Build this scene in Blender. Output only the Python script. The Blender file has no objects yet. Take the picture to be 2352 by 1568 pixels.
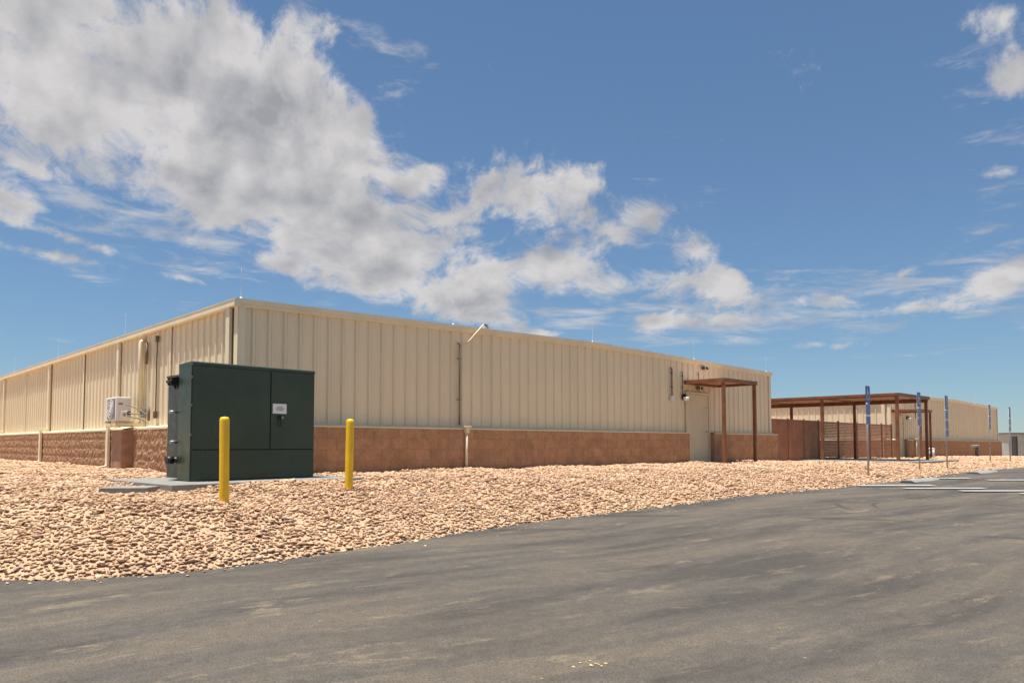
import bpy, bmesh, math, random
import numpy as np
from mathutils import Vector, Matrix

random.seed(7)
rng = np.random.default_rng(11)
S = bpy.context.scene
COL = S.collection
R = math.radians

# ------------------------------------------------------------------ camera
CAMZ = 0.56
cd = bpy.data.cameras.new("camera")
cam = bpy.data.objects.new("camera", cd)
COL.objects.link(cam)
cam.location = (0, 0, CAMZ)
PITCH = math.atan(0.0515)
cam.rotation_euler = (math.pi / 2 + PITCH, 0, 0)
cd.sensor_width = 36
cd.sensor_fit = 'HORIZONTAL'
cd.lens = 36 * 1701 / 2352
cd.shift_y = 0.0629
cd.clip_end = 5000
S.camera = cam

# ------------------------------------------------------------------ light and sky
SUN_EL = R(80.2)
SUN_DIR = Vector((-0.95, -0.31, 0)).normalized()           # horizontal direction towards the sun
w = bpy.data.worlds.new("World")
S.world = w
w.use_nodes = True
sun_d = bpy.data.lights.new("sun", 'SUN')
sun_d.energy = 5.0
sun_d.angle = R(0.53)
sun_d.color = (1.0, 0.95, 0.87)
sun = bpy.data.objects.new("sun", sun_d)
COL.objects.link(sun)
to_sun = Vector((SUN_DIR.x * math.cos(SUN_EL), SUN_DIR.y * math.cos(SUN_EL), math.sin(SUN_EL)))
sun.rotation_euler = to_sun.to_track_quat('Z', 'Y').to_euler()
sun.location = (-20, 10, 40)
S.view_settings.view_transform = 'Standard'
S.view_settings.look = 'None'
S.view_settings.exposure = 0.76
S.view_settings.gamma = 1.0
S.view_settings.use_curve_mapping = False


class NT:
    """small helper to wire nodes"""
    def __init__(self, tree):
        self.t = tree
        self.N = tree.nodes
        self.L = tree.links

    def n(self, typ, **kw):
        nd = self.N.new(typ)
        for k, v in kw.items():
            if k.startswith('_'):
                setattr(nd, k[1:], v)
        return nd

    def put(self, sock, v):
        if v is None:
            return
        if hasattr(v, 'is_output'):
            self.L.new(v, sock)
        else:
            try:
                sock.default_value = v
            except Exception:
                if isinstance(v, (int, float)):
                    sock.default_value = (v, v, v)
                else:
                    sock.default_value = (*v[:3], 1.0)

    def math(self, op, a, b=None, c=None, clamp=False):
        nd = self.N.new('ShaderNodeMath')
        nd.operation = op
        nd.use_clamp = clamp
        self.put(nd.inputs[0], a)
        self.put(nd.inputs[1], b)
        self.put(nd.inputs[2], c)
        return nd.outputs[0]

    def vmath(self, op, a, b=None, scale=None):
        nd = self.N.new('ShaderNodeVectorMath')
        nd.operation = op
        self.put(nd.inputs[0], a)
        self.put(nd.inputs[1], b)
        if scale is not None:
            self.put(nd.inputs[3], scale)
        return nd.outputs[1] if op in ('DOT_PRODUCT', 'LENGTH') else nd.outputs[0]

    def noise(self, vec, scale, detail=4, rough=0.55, dist=0.0, dim='3D'):
        nd = self.N.new('ShaderNodeTexNoise')
        nd.noise_dimensions = dim
        self.put(nd.inputs['Vector'], vec)
        nd.inputs['Scale'].default_value = scale
        nd.inputs['Detail'].default_value = detail
        nd.inputs['Roughness'].default_value = rough
        nd.inputs['Distortion'].default_value = dist
        return nd.outputs[0]

    def rng(self, v, a, b, c=0.0, d=1.0, smooth=True):
        nd = self.N.new('ShaderNodeMapRange')
        nd.interpolation_type = 'SMOOTHSTEP' if smooth else 'LINEAR'
        for i, x in enumerate((v, a, b, c, d)):
            self.put(nd.inputs[i], x)
        return nd.outputs[0]

    def mix(self, f, a, b, blend='MIX'):
        nd = self.N.new('ShaderNodeMix')
        nd.data_type = 'RGBA'
        nd.blend_type = blend
        self.put(nd.inputs[0], f)
        self.put(nd.inputs[6], a if hasattr(a, 'is_output') else (*a[:3], 1))
        self.put(nd.inputs[7], b if hasattr(b, 'is_output') else (*b[:3], 1))
        return nd.outputs[2]

    def comb(self, x, y, z):
        nd = self.N.new('ShaderNodeCombineXYZ')
        for i, v in enumerate((x, y, z)):
            self.put(nd.inputs[i], v)
        return nd.outputs[0]

    def sep(self, v):
        nd = self.N.new('ShaderNodeSeparateXYZ')
        self.put(nd.inputs[0], v)
        return nd.outputs


# ---- world: Nishita sky with drifting cumulus laid out by compass direction and height
wt = NT(w.node_tree)
for nd in list(wt.N):
    wt.N.remove(nd)
sky = wt.n('ShaderNodeTexSky')
sky.sky_type = 'NISHITA'
sky.sun_disc = False
sky.sun_elevation = SUN_EL
sky.sun_rotation = math.atan2(SUN_DIR.x, SUN_DIR.y)
sky.altitude = 2000
sky.air_density = 1.3
sky.dust_density = 0.2
sky.ozone_density = 4.5
bg_sky = wt.n('ShaderNodeBackground')
SKY_STRENGTH = 0.0795
bg_sky.inputs[1].default_value = SKY_STRENGTH
gm = wt.n('ShaderNodeGamma')
gm.inputs[1].default_value = 0.75
wt.L.new(sky.outputs[0], gm.inputs[0])
wt.L.new(wt.vmath('MULTIPLY', gm.outputs[0], (0.785, 0.972, 1.125)), bg_sky.inputs[0])
dirv = wt.vmath('NORMALIZE', wt.n('ShaderNodeTexCoord').outputs['Generated'])
dx, dy, dz = wt.sep(dirv)
az = wt.math('ARCTAN2', dx, dy)
el = wt.math('ARCSINE', dz)
# position on a cloud layer (flattened a little near the horizon)
inv = wt.math('DIVIDE', 1.0, wt.math('ADD', wt.math('MAXIMUM', dz, 0.0), 0.10))
qx = wt.math('MULTIPLY', dx, inv)
qy = wt.math('MULTIPLY', dy, inv)
q = wt.comb(qx, qy, 0.0)


def azel(px, py):
    a, b = (px - 1176) / 1701, (1020 - py) / 1701
    n = math.sqrt(a * a + b * b + 1)
    return math.atan2(a, 1), math.asin(b / n)


# cloud banks: bearing/height given through the 2352-wide sketch of the sky, half sizes, tilt, weight
BANKS = [(20, 105, 390, 145, 12, 1.25), (340, 195, 275, 145, 30, 1.12), (610, 300, 160, 110, 40, .9), (690, 190, 130, 75, 30, .85),
         (660, 430, 250, 60, 33, .95), (850, 520, 260, 85, 28, 1.1), (1000, 590, 190, 66, 25, .95),
         (1190, 455, 200, 62, 5, .82), (1340, 430, 60, 50, -30, .7), (930, 640, 170, 36, 20, .72), (1330, 592, 115, 42, 5, .9),
         (1480, 500, 65, 36, 0, .85), (1590, 562, 62, 28, 10, .85), (1560, 642, 125, 28, 5, .84), (1370, 662, 115, 28, 8, .80),
         (1650, 735, 140, 24, 0, .74), (1680, 640, 45, 30, 40, .7), (1830, 690, 150, 20, 4, .64), (2080, 712, 120, 14, -4, .60),
         (2330, 632, 110, 34, -14, .95), (110, 585, 100, 14, 6, .70), (20, 480, 50, 24, 20, .70), (120, 535, 100, 10, 12, .62),
         (520, 578, 130, 16, 10, .72), (540, 490, 70, 26, 8, .8), (2345, 165, 60, 36, -10, .80), (2310, 15, 60, 24, 15, .62),
         (2330, 300, 40, 14, 0, .6), (2320, 388, 45, 14, 5, .62), (890, 170, 40, 24, 30, .66), (915, 225, 34, 18, 35, .66),
         (835, 250, 22, 22, 0, .62), (730, 35, 36, 24, 0, .46), (645, 22, 24, 40, 0, .40), (205, 395, 50, 20, 25, .62),
         (970, 400, 60, 26, -20, .62), (1385, 365, 20, 16, 0, .6), (1930, 790, 130, 10, 0, .55), (2270, 742, 44, 12, -8, .6),
         (1540, 740, 110, 18, 0, .6), (1260, 765, 90, 8, 0, .5), (1665, 315, 24, 18, 0, .5), (400, 632, 60, 7, 8, .5),
         (1440, 530, 60, 28, 10, .7), (40, 370, 50, 9, 18, .5), (2090, 625, 34, 12, -15, .55)]


def banks(rows):
    m = None
    for (px, py, rx, ry, rot, wgt) in rows:
        a0, e0 = azel(px, py)
        ca, sa = math.cos(R(rot)), math.sin(R(rot))
        kx, ky = 1701.0 / rx, 1701.0 / ry
        da = wt.math('SUBTRACT', az, a0)
        de = wt.math('SUBTRACT', e0, el)
        u = wt.math('MULTIPLY_ADD', da, ca * kx, wt.math('MULTIPLY', de, sa * kx))
        v = wt.math('MULTIPLY_ADD', da, -sa * ky, wt.math('MULTIPLY', de, ca * ky))
        d2 = wt.math('MULTIPLY_ADD', u, u, wt.math('MULTIPLY', v, v))
        g = wt.math('MULTIPLY', wt.math('EXPONENT', wt.math('MULTIPLY', d2, -0.62)), wgt)
        m = g if m is None else wt.math('SUBTRACT', wt.math('ADD', m, g), wt.math('MULTIPLY', wt.math('MULTIPLY', m, g), 0.78))
    return m


mask = banks(BANKS)
# out of view: fair-weather cloud of the same sort, coverage raised for fill light
far_side = wt.rng(wt.math('ABSOLUTE', az), 0.85, 1.3)
high = wt.rng(el, 0.62, 0.9)
gen = wt.math('MULTIPLY', wt.rng(wt.noise(q, 0.9, 3), 0.40, 0.62), wt.math('MAXIMUM', far_side, high))
mask = wt.math('MAXIMUM', mask, wt.math('MULTIPLY', gen, 0.85))


# billow field: bearing and height, flatter towards the horizon
lift = wt.math('MULTIPLY', wt.math('LOGARITHM', wt.math('ADD', wt.math('MAXIMUM', el, 0.0), 0.14), math.e), 0.56)
qn = wt.comb(az, lift, 0.37)


def cloud_noise(vec, sc):
    warp = wt.noise(vec, 6.0, 3, 0.55)
    v2 = wt.vmath('ADD', vec, wt.comb(wt.math('MULTIPLY', warp, 0.12), wt.math('MULTIPLY', warp, -0.08), 0.0))
    return wt.noise(v2, sc, 12, 0.66)


nz = cloud_noise(qn, 8.0)
lit = wt.noise(qn, 11.0, 5, 0.5)
lit_off = wt.noise(wt.vmath('ADD', qn, (-0.018, 0.026, 0.0)), 11.0, 5, 0.5)
dens = wt.math('ADD', wt.math('SUBTRACT', mask, 0.64), wt.math('MULTIPLY', wt.math('SUBTRACT', nz, 0.5), 3.1))
alpha = wt.rng(dens, -0.18, 0.36)
# thin streaks round the banks
wisp_zone = banks([(330, 500, 340, 130, 8, 1.15), (1750, 715, 640, 85, 0, 1.25), (2340, 230, 130, 260, 0, .9), (880, 180, 110, 120, 40, .9), (1480, 440, 160, 90, 10, .8), (980, 420, 120, 50, 0, .8), (680, 60, 120, 70, 0, .8)])
wv = wt.comb(wt.math('ADD', az, wt.math('MULTIPLY', lift, 0.5)), wt.math('MULTIPLY', lift, 3.0), 1.7)
wn = wt.noise(wv, 10.0, 9, 0.62, 0.35)
wisp = wt.math('MULTIPLY', wt.rng(wt.math('ADD', wt.math('MULTIPLY', wisp_zone, 0.26), wn), 0.71, 0.95), 0.66)
alpha = wt.math('MAXIMUM', alpha, wisp)
thick = wt.rng(dens, 0.1, 0.9)
relief = wt.math('MULTIPLY', wt.math('SUBTRACT', lit, lit_off), 0.85)
body = wt.noise(qn, 5.0, 6, 0.52)
tone = wt.math('SUBTRACT', wt.math('ADD', 0.62, relief), wt.math('MULTIPLY', thick, wt.rng(body, 0.32, 0.68, -0.03, 0.19)))
tone = wt.math('MINIMUM', wt.math('MAXIMUM', tone, 0.37), 0.70)
bg_cl = wt.n('ShaderNodeBackground')
ccol = wt.mix(wt.rng(tone, 0.36, 0.66), (0.97, 0.98, 1.03), (1.0, 0.965, 0.955))
wt.L.new(wt.vmath('SCALE', ccol, scale=wt.math('MULTIPLY', tone, 0.585)), bg_cl.inputs[0])
bg_cl.inputs[1].default_value = 1.0
mixs = wt.n('ShaderNodeMixShader')
wt.L.new(wt.math('MULTIPLY', alpha, 0.94), mixs.inputs[0])
wt.L.new(bg_sky.outputs[0], mixs.inputs[1])
wt.L.new(bg_cl.outputs[0], mixs.inputs[2])
wo = wt.n('ShaderNodeOutputWorld')
wt.L.new(mixs.outputs[0], wo.inputs[0])


# ------------------------------------------------------------------ materials
def mat(name, col, rough=0.6, var=0.08, vscale=3.0, bump=0.0, bscale=40.0, metal=0.0, spec=0.5, dirt=None, stretch=(1, 1, 1), island=0.0):
    m = bpy.data.materials.new(name)
    m.use_nodes = True
    t = NT(m.node_tree)
    b = t.N['Principled BSDF']
    geo = t.n('ShaderNodeNewGeometry')
    pos = t.vmath('MULTIPLY', geo.outputs['Position'], stretch)
    c = (*col, 1)
    f = t.noise(pos, vscale, 5, 0.6)
    dark = tuple(x * (1 - 2 * var) for x in col)
    lite = tuple(min(1, x * (1 + 1.6 * var)) for x in col)
    cc = t.mix(t.rng(f, 0.3, 0.7), dark, lite)
    if dirt:
        dcol, amt, ds = dirt
        f2 = t.noise(t.vmath('ADD', pos, (3.1, 7.7, 1.3)), ds, 6, 0.65)
        cc = t.mix(t.math('MULTIPLY', t.rng(f2, 0.5, 0.75), amt), cc, dcol)
    if island:
        k = t.rng(geo.outputs['Random Per Island'], 0, 1, 1 - island, 1 + island, False)
        cc = t.vmath('SCALE', cc, scale=k)
    oi = t.n('ShaderNodeObjectInfo')
    k = t.rng(oi.outputs['Random'], 0, 1, 0.975, 1.025, False)
    cc = t.vmath('SCALE', cc, scale=k)
    t.L.new(cc, b.inputs['Base Color'])
    rr = t.rng(t.noise(pos, vscale * 3.7, 4), 0.3, 0.7, rough - 0.07, rough + 0.07)
    t.L.new(rr, b.inputs['Roughness'])
    b.inputs['Metallic'].default_value = metal
    b.inputs['Specular IOR Level'].default_value = spec
    if bump:
        bn = t.n('ShaderNodeBump')
        bn.inputs['Strength'].default_value = 1.0
        bn.inputs['Distance'].default_value = bump
        t.L.new(t.noise(geo.outputs['Position'], bscale, 5, 0.6), bn.inputs['Height'])
        t.L.new(bn.outputs[0], b.inputs['Normal'])
    return m


M = {}
M['metal'] = mat('beige_steel', (0.74, 0.64, 0.45), 0.5, 0.012, 1.4, 0.0004, 9, dirt=((0.62, 0.52, 0.34), 0.12, 1.1), stretch=(1, 1, .4))
M['trim'] = mat('cream_trim', (0.76, 0.67, 0.47), 0.42, 0.03, 2.0)
M['flash'] = mat('flashing_paint', (0.70, 0.60, 0.41), 0.75, 0.03, 2, spec=.2)
M['cream'] = mat('cream_pipe', (0.74, 0.62, 0.44), 0.5, 0.05, 5.0)
M['conduit_brown'] = mat('weathered_conduit', (0.16, 0.10, 0.065), 0.6, 0.15, 8)
M['conduit_tan'] = mat('tan_conduit', (0.20, 0.165, 0.115), 0.6, 0.1, 8)
M['conduit_dark'] = mat('dark_conduit', (0.13, 0.115, 0.085), 0.6, 0.1, 8)
M['pier'] = mat('smooth_block', (0.36, 0.21, 0.135), 0.85, 0.08, 5, 0.002, 60)
M['mortar'] = mat('mortar', (0.34, 0.198, 0.113), 0.95, 0.1, 10)
M['roof'] = mat('roof_sheet', (0.55, 0.52, 0.45), 0.45, 0.05, 1)
M['door'] = mat('door_paint', (0.63, 0.54, 0.36), 0.4, 0.03, 2)
M['brown'] = mat('brown_steel', (0.215, 0.080, 0.032), 0.5, 0.12, 3, dirt=((0.20, 0.09, 0.04), .4, 2))
M['deck'] = mat('brown_deck', (0.60, 0.39, 0.29), 0.55, 0.08, 2)
M['fence'] = mat('fence_brown', (0.31, 0.125, 0.058), 0.55, 0.10, 2)
M['green'] = mat('green_enamel', (0.030, 0.050, 0.028), 0.34, 0.06, 1.6, 0.0004, 6, dirt=((0.075, 0.07, 0.05), .35, .9))
M['green_tank'] = mat('green_tank_enamel', (0.030, 0.040, 0.030), 0.4, 0.08, 2)
M['hinge'] = mat('hinge_green', (0.03, 0.04, 0.03), 0.75, 0.05, 5, spec=.2)
M['black'] = mat('black_fitting', (0.012, 0.013, 0.012), 0.5, 0.1, 5)
M['gap'] = mat('dark_seam', (0.006, 0.009, 0.007), 0.8, 0.1, 5)
M['yellow'] = mat('yellow_sleeve', (0.84, 0.51, 0.010), 0.38, 0.04, 4, dirt=((0.60, 0.36, 0.05), .35, 5))
M['white'] = mat('white_enamel', (0.72, 0.71, 0.68), 0.45, 0.03, 4)
M['grille'] = mat('grille_grey', (0.22, 0.22, 0.22), 0.5, 0.05, 6)
M['copper'] = mat('insulated_line', (0.20, 0.18, 0.145), 0.7, 0.1, 9)
M['concrete'] = mat('concrete', (0.21, 0.205, 0.185), 0.85, 0.07, 4, 0.0015, 70)
M['wheelstop'] = mat('pale_concrete', (0.24, 0.235, 0.22), 0.85, 0.07, 4, 0.0015, 70)
M['galv'] = mat('galvanised', (0.36, 0.36, 0.36), 0.45, 0.08, 6, metal=0.4)
M['blue'] = mat('sign_blue', (0.020, 0.085, 0.27), 0.35, 0.03, 5)
M['bluepale'] = mat('sign_blue_pale', (0.10, 0.17, 0.36), 0.35, 0.03, 5)
M['signwhite'] = mat('sign_white', (0.75, 0.76, 0.78), 0.4, 0.02, 5)
M['ink'] = mat('label_ink', (0.42, 0.42, 0.42), 0.6, 0.05, 30)
M['lamp_glass'] = mat('lamp_globe', (0.80, 0.79, 0.76), 0.2, 0.02, 5)
M['paint'] = mat('road_paint', (0.34, 0.33, 0.315), 0.7, 0.05, 5, dirt=((0.15, 0.14, 0.125), .5, 3.5))
M['shed'] = mat('pale_shed', (0.34, 0.385, 0.365), 0.5, 0.05, 1)
M['shed_roof'] = mat('shed_roof', (0.10, 0.115, 0.12), 0.6, 0.05, 1)
M['tan'] = mat('tan_panel', (0.30, 0.24, 0.165), 0.6, 0.05, 1)
M['wood'] = mat('pole_wood', (0.20, 0.17, 0.14), 0.8, 0.1, 3)


def block_mat(name, col, scuff):
    m = bpy.data.materials.new(name)
    m.use_nodes = True
    t = NT(m.node_tree)
    b = t.N['Principled BSDF']
    geo = t.n('ShaderNodeNewGeometry')
    p = geo.outputs['Position']
    f = t.noise(p, 3.5, 6, 0.65)
    cc = t.mix(t.rng(f, 0.3, 0.7), tuple(x * .86 for x in col), tuple(x * 1.12 for x in col))
    cc = t.mix(t.math('MULTIPLY', t.rng(t.noise(p, 8.5, 4, .65),   .40, .62), .45 if not scuff else .22), t.vmath('SCALE', cc, scale=.84), t.vmath('SCALE', cc, scale=1.16))
    f2 = t.noise(p, 26, 4, 0.7)
    cc = t.mix(t.math('MULTIPLY', t.rng(f2, 0.52, 0.72), 0.30), cc, tuple(min(1, x * 1.7) for x in col))
    cc = t.mix(t.math('MULTIPLY', t.rng(f2, 0.46, 0.30), 0.35), cc, tuple(x * .55 for x in col))
    k = t.rng(t.n('ShaderNodeObjectInfo').outputs['Random'], 0, 1, 0.93, 1.07, False)
    cc = t.vmath('SCALE', cc, scale=k)
    if scuff:                                     # pale mortar smears just under the cap
        z = t.sep(p)[2]
        band = t.math('MULTIPLY', t.rng(z, 0.70, 0.78), t.rng(z, 0.91, 0.87))
        s = t.rng(t.noise(t.vmath('MULTIPLY', p, (1, 1, 1.8)), 5.5, 5, 0.75, 0.8), 0.56, 0.63)
        cc = t.mix(t.math('MULTIPLY', t.math('MULTIPLY', band, s), 0.85), cc, (0.46, 0.34, 0.23))
    t.L.new(cc, b.inputs['Base Color'])
    b.inputs['Roughness'].default_value = 0.93
    b.inputs['Specular IOR Level'].default_value = 0.2
    bn = t.n('ShaderNodeBump')
    bn.inputs['Distance'].default_value = 0.006
    t.L.new(t.noise(p, 45, 6, 0.7), bn.inputs['Height'])
    t.L.new(bn.outputs[0], b.inputs['Normal'])
    return m


M['block'] = block_mat('brown_block', (0.47, 0.268, 0.152), True)
M['split'] = block_mat('split_face_block', (0.41, 0.245, 0.145), False)


def asphalt_mat():
    m = bpy.data.materials.new('asphalt')
    m.use_nodes = True
    t = NT(m.node_tree)
    b = t.N['Principled BSDF']
    p = t.n('ShaderNodeNewGeometry').outputs['Position']
    px, py, pz = t.sep(p)
    a = R(33)
    along = t.math('MULTIPLY_ADD', px, math.cos(a), t.math('MULTIPLY', py, math.sin(a)))
    across = t.math('MULTIPLY_ADD', px, -math.sin(a), t.math('MULTIPLY', py, math.cos(a)))
    sv = t.comb(t.math('MULTIPLY', along, 0.20), t.math('MULTIPLY_ADD', t.noise(p, 0.16, 2, 0.4), 1.6, across), 0.0)
    streak = t.noise(sv, 1.25, 9, 0.63, 0.1)
    streak2 = t.noise(t.vmath('ADD', sv, (11, 4, 0)), 5.5, 7, 0.70, 0.1)
    big = t.noise(p, 0.33, 5, 0.55)
    mott = t.noise(t.vmath('ADD', p, (2, 5, 0)), 9.0, 6, 0.68)
    base = t.mix(t.rng(big, 0.35, 0.65), (0.080, 0.0725, 0.0635), (0.0818, 0.0701, 0.0579))
    base = t.mix(t.math('MULTIPLY', t.rng(streak, 0.47, 0.62), 0.80), base, (0.1148, 0.0953, 0.0728))
    base = t.mix(t.math('MULTIPLY', t.rng(streak, 0.49, 0.38), 0.85), base, (0.0548, 0.0485, 0.0433))
    base = t.mix(t.math('MULTIPLY', t.rng(streak2, 0.55, 0.67), 0.62), base, (0.1375, 0.1111, 0.0809))
    patch = t.noise(t.vmath('ADD', t.vmath('MULTIPLY', sv, (1.8, 1, 1)), (5, 9, 0)), 2.2, 9, 0.74)
    base = t.mix(t.math('MULTIPLY', t.rng(patch, 0.565, 0.64), 0.72), base, (0.1696, 0.1354, 0.0954))
    base = t.mix(0.3, base, t.vmath('SCALE', base, scale=t.rng(mott, 0.30, 0.70, 0.66, 1.34)))
    spots = t.n('ShaderNodeTexVoronoi')
    spots.inputs['Scale'].default_value = 3.4
    t.L.new(p, spots.inputs['Vector'])
    base = t.mix(t.math('MULTIPLY', t.rng(spots.outputs['Distance'], 0.055, 0.03), t.rng(patch, 0.48, 0.56)), base, (0.2175, 0.1754, 0.1214))
    spots2 = t.n('ShaderNodeTexVoronoi')
    spots2.inputs['Scale'].default_value = 0.9
    t.L.new(t.vmath('ADD', p, (3.3, 1.7, 0)), spots2.inputs['Vector'])
    base = t.mix(t.math('MULTIPLY', t.rng(spots2.outputs['Distance'], 0.04, 0.018), .7), base, (0.0209, 0.0184, 0.0162))
    agg = t.noise(p, 85, 3, 0.8)
    base = t.mix(0.65, base, t.vmath('SCALE', base, scale=t.rng(agg, 0.30, 0.70, 0.35, 1.65)))
    # tyre sweeps: thin dark arcs where vehicles turned
    for (cx, cy, r0, wd) in ((7.9, 13.2, 1.95, .07), (7.9, 13.2, 1.35, .06), (2.0, -3.0, 15.2, .16), (2.0, -3.0, 13.7, .14)):
        rr = t.vmath('LENGTH', t.vmath('SUBTRACT', t.comb(px, py, 0.0), (cx, cy, 0)))
        ring = t.rng(t.math('ABSOLUTE', t.math('SUBTRACT', rr, r0)), wd, wd * .4)
        wear = t.rng(t.noise(p, 0.9, 4), 0.44, 0.60)
        base = t.mix(t.math('MULTIPLY', t.math('MULTIPLY', ring, wear), .50), base, (0.0291, 0.0249, 0.0215))
    t.L.new(base, b.inputs['Base Color'])
    b.inputs['Roughness'].default_value = 0.88
    b.inputs['Specular IOR Level'].default_value = 0.25
    bn = t.n('ShaderNodeBump')
    bn.inputs['Distance'].default_value = 0.004
    t.L.new(t.noise(p, 160, 3, 0.7), bn.inputs['Height'])
    bn2 = t.n('ShaderNodeBump')
    bn2.inputs['Distance'].default_value = 0.008
    t.L.new(streak, bn2.inputs['Height'])
    t.L.new(bn2.outputs[0], bn.inputs['Normal'])
    t.L.new(bn.outputs[0], b.inputs['Normal'])
    return m


M['asphalt'] = asphalt_mat()


def stone_mat(name, bed):
    m = bpy.data.materials.new(name)
    m.use_nodes = True
    t = NT(m.node_tree)
    b = t.N['Principled BSDF']
    geo = t.n('ShaderNodeNewGeometry')
    p = geo.outputs['Position']
    r = geo.outputs['Random Per Island']
    rv = t.noise(p, 16, 4, 0.7) if bed else r
    ramp = t.n('ShaderNodeValToRGB')
    e = ramp.color_ramp.elements
    e[0].position, e[0].color = 0.0, (0.4128, 0.2667, 0.1655, 1)
    e[1].position, e[1].color = 1.0, (0.6103, 0.4473, 0.3062, 1)
    for pos, c in ((.055, (0.3051, 0.2366, 0.1986)), (.085, (0.4667, 0.2967, 0.1821)), (.30, (0.5385, 0.3527, 0.2152)), (.55, (0.5654, 0.3699, 0.2359)), (.75, (0.5564, 0.3829, 0.2359)), (.92, (0.6013, 0.4301, 0.2855))):
        x = e.new(pos)
        x.color = (*c, 1)
    t.L.new(rv, ramp.inputs[0])
    big = t.noise(p, 0.5, 4, 0.5)
    cc = t.mix(t.rng(big, 0.35, 0.65), ramp.outputs[0], t.mix(0.25, ramp.outputs[0], (0.4667, 0.2839, 0.1986)))
    cc = t.mix(t.math('MULTIPLY', t.rng(t.noise(p, 45, 4, .7), .45, .7), .3), cc, (0.4308, 0.2753, 0.1655))
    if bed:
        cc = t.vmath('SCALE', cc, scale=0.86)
    t.L.new(cc, b.inputs['Base Color'])
    b.inputs['Roughness'].default_value = 0.92
    b.inputs['Specular IOR Level'].default_value = 0.2
    bn = t.n('ShaderNodeBump')
    bn.inputs['Distance'].default_value = 0.015 if bed else 0.003
    t.L.new(t.noise(p, 14 if bed else 90, 5, 0.65), bn.inputs['Height'])
    t.L.new(bn.outputs[0], b.inputs['Normal'])
    return m


M['stone'] = stone_mat('gravel_stone', False)
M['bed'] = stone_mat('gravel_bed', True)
M['desert'] = mat('desert_soil', (0.42, 0.30, 0.20), 0.95, 0.12, .2, 0.02, 3)


# ------------------------------------------------------------------ mesh helpers
class MB:
    """collects shapes and links them as ONE mesh object"""
    def __init__(self):
        self.bm = bmesh.new()

    def box(self, x0, x1, y0, y1, z0, z1, rot=None, at=None):
        vs = [Vector((x, y, z)) for z in (z0, z1) for y in (y0, y1) for x in (x0, x1)]
        if rot is not None:
            vs = [rot @ v for v in vs]
        if at is not None:
            vs = [v + Vector(at) for v in vs]
        b = [self.bm.verts.new(v) for v in vs]
        for f in ((0, 2, 3, 1), (4, 5, 7, 6), (0, 1, 5, 4), (2, 6, 7, 3), (0, 4, 6, 2), (1, 3, 7, 5)):
            self.bm.faces.new([b[i] for i in f])
        return self

    def tube(self, pts, r, n=10, caps=True):
        pts = [Vector(p) for p in pts]
        rings = []
        for i, p in enumerate(pts):
            d = (pts[min(i + 1, len(pts) - 1)] - pts[max(i - 1, 0)]).normalized()
            a = d.orthogonal().normalized() if i == 0 else (ax - d * ax.dot(d)).normalized()
            ax = a
            bb = d.cross(a)
            rr = r[i] if isinstance(r, (list, tuple)) else r
            rings.append([self.bm.verts.new(p + (a * math.cos(2 * math.pi * k / n) + bb * math.sin(2 * math.pi * k / n)) * rr) for k in range(n)])
        for i in range(len(rings) - 1):
            for k in range(n):
                f = self.bm.faces.new([rings[i][k], rings[i][(k + 1) % n], rings[i + 1][(k + 1) % n], rings[i + 1][k]])
                f.smooth = True
        if caps:
            self.bm.faces.new(list(reversed(rings[0])))
            self.bm.faces.new(rings[-1])
        return self

    def lathe(self, prof, n=20, at=(0, 0, 0)):
        at = Vector(at)
        rings = []
        for (r, z) in prof:
            if r < 1e-5:
                rings.append([self.bm.verts.new(at + Vector((0, 0, z)))])
            else:
                rings.append([self.bm.verts.new(at + Vector((r * math.cos(2 * math.pi * k / n), r * math.sin(2 * math.pi * k / n), z))) for k in range(n)])
        for a, b in zip(rings, rings[1:]):
            for k in range(n):
                va = [a[k % len(a)], a[(k + 1) % len(a)]] if len(a) > 1 else [a[0]]
                vb = [b[(k + 1) % len(b)], b[k % len(b)]] if len(b) > 1 else [b[0]]
                if len(va) + len(vb) > 2:
                    f = self.bm.faces.new(va + vb)
                    f.smooth = True
        return self

    def prism(self, pts2, axis, a0, a1):
        """closed outline in a plane, extruded along axis 'x','y' or 'z' from a0 to a1"""
        def P(p, a):
            return {'x': (a, p[0], p[1]), 'y': (p[0], a, p[1]), 'z': (p[0], p[1], a)}[axis]
        va = [self.bm.verts.new(P(p, a0)) for p in pts2]
        vb = [self.bm.verts.new(P(p, a1)) for p in pts2]
        n = len(pts2)
        for i in range(n):
            self.bm.faces.new([va[i], va[(i + 1) % n], vb[(i + 1) % n], vb[i]])
        self.bm.faces.new(list(reversed(va)))
        self.bm.faces.new(vb)
        return self

    def build(self, name, m, parent=None, bevel=0.0, loc=None, rotz=0.0, recalc=True):
        if recalc:
            bmesh.ops.recalc_face_normals(self.bm, faces=self.bm.faces)
        if bevel:
            es = [e for e in self.bm.edges if len(e.link_faces) == 2 and e.calc_face_angle(0) > 0.6]
            bmesh.ops.bevel(self.bm, geom=es, offset=bevel, segments=2, affect='EDGES', profile=0.6)
        me = bpy.data.meshes.new(name)
        self.bm.to_mesh(me)
        self.bm.free()
        if m is not None:
            me.materials.append(m)
        o = bpy.data.objects.new(name, me)
        COL.objects.link(o)
        if parent is not None:
            o.parent = parent
        if loc is not None:
            o.location = loc
        o.rotation_euler.z = rotz
        return o


def tag(o, label=None, cat=None, group=None, kind=None):
    for k, v in (('label', label), ('category', cat), ('group', group), ('kind', kind)):
        if v:
            o[k] = v
    return o


def thing(name, label, cat, loc=(0, 0, 0), rotz=0.0, group=None):
    o = bpy.data.objects.new(name, None)
    COL.objects.link(o)
    o.location = loc
    o.rotation_euler.z = rotz
    o.empty_display_size = 0.2
    return tag(o, label, cat, group)


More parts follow.
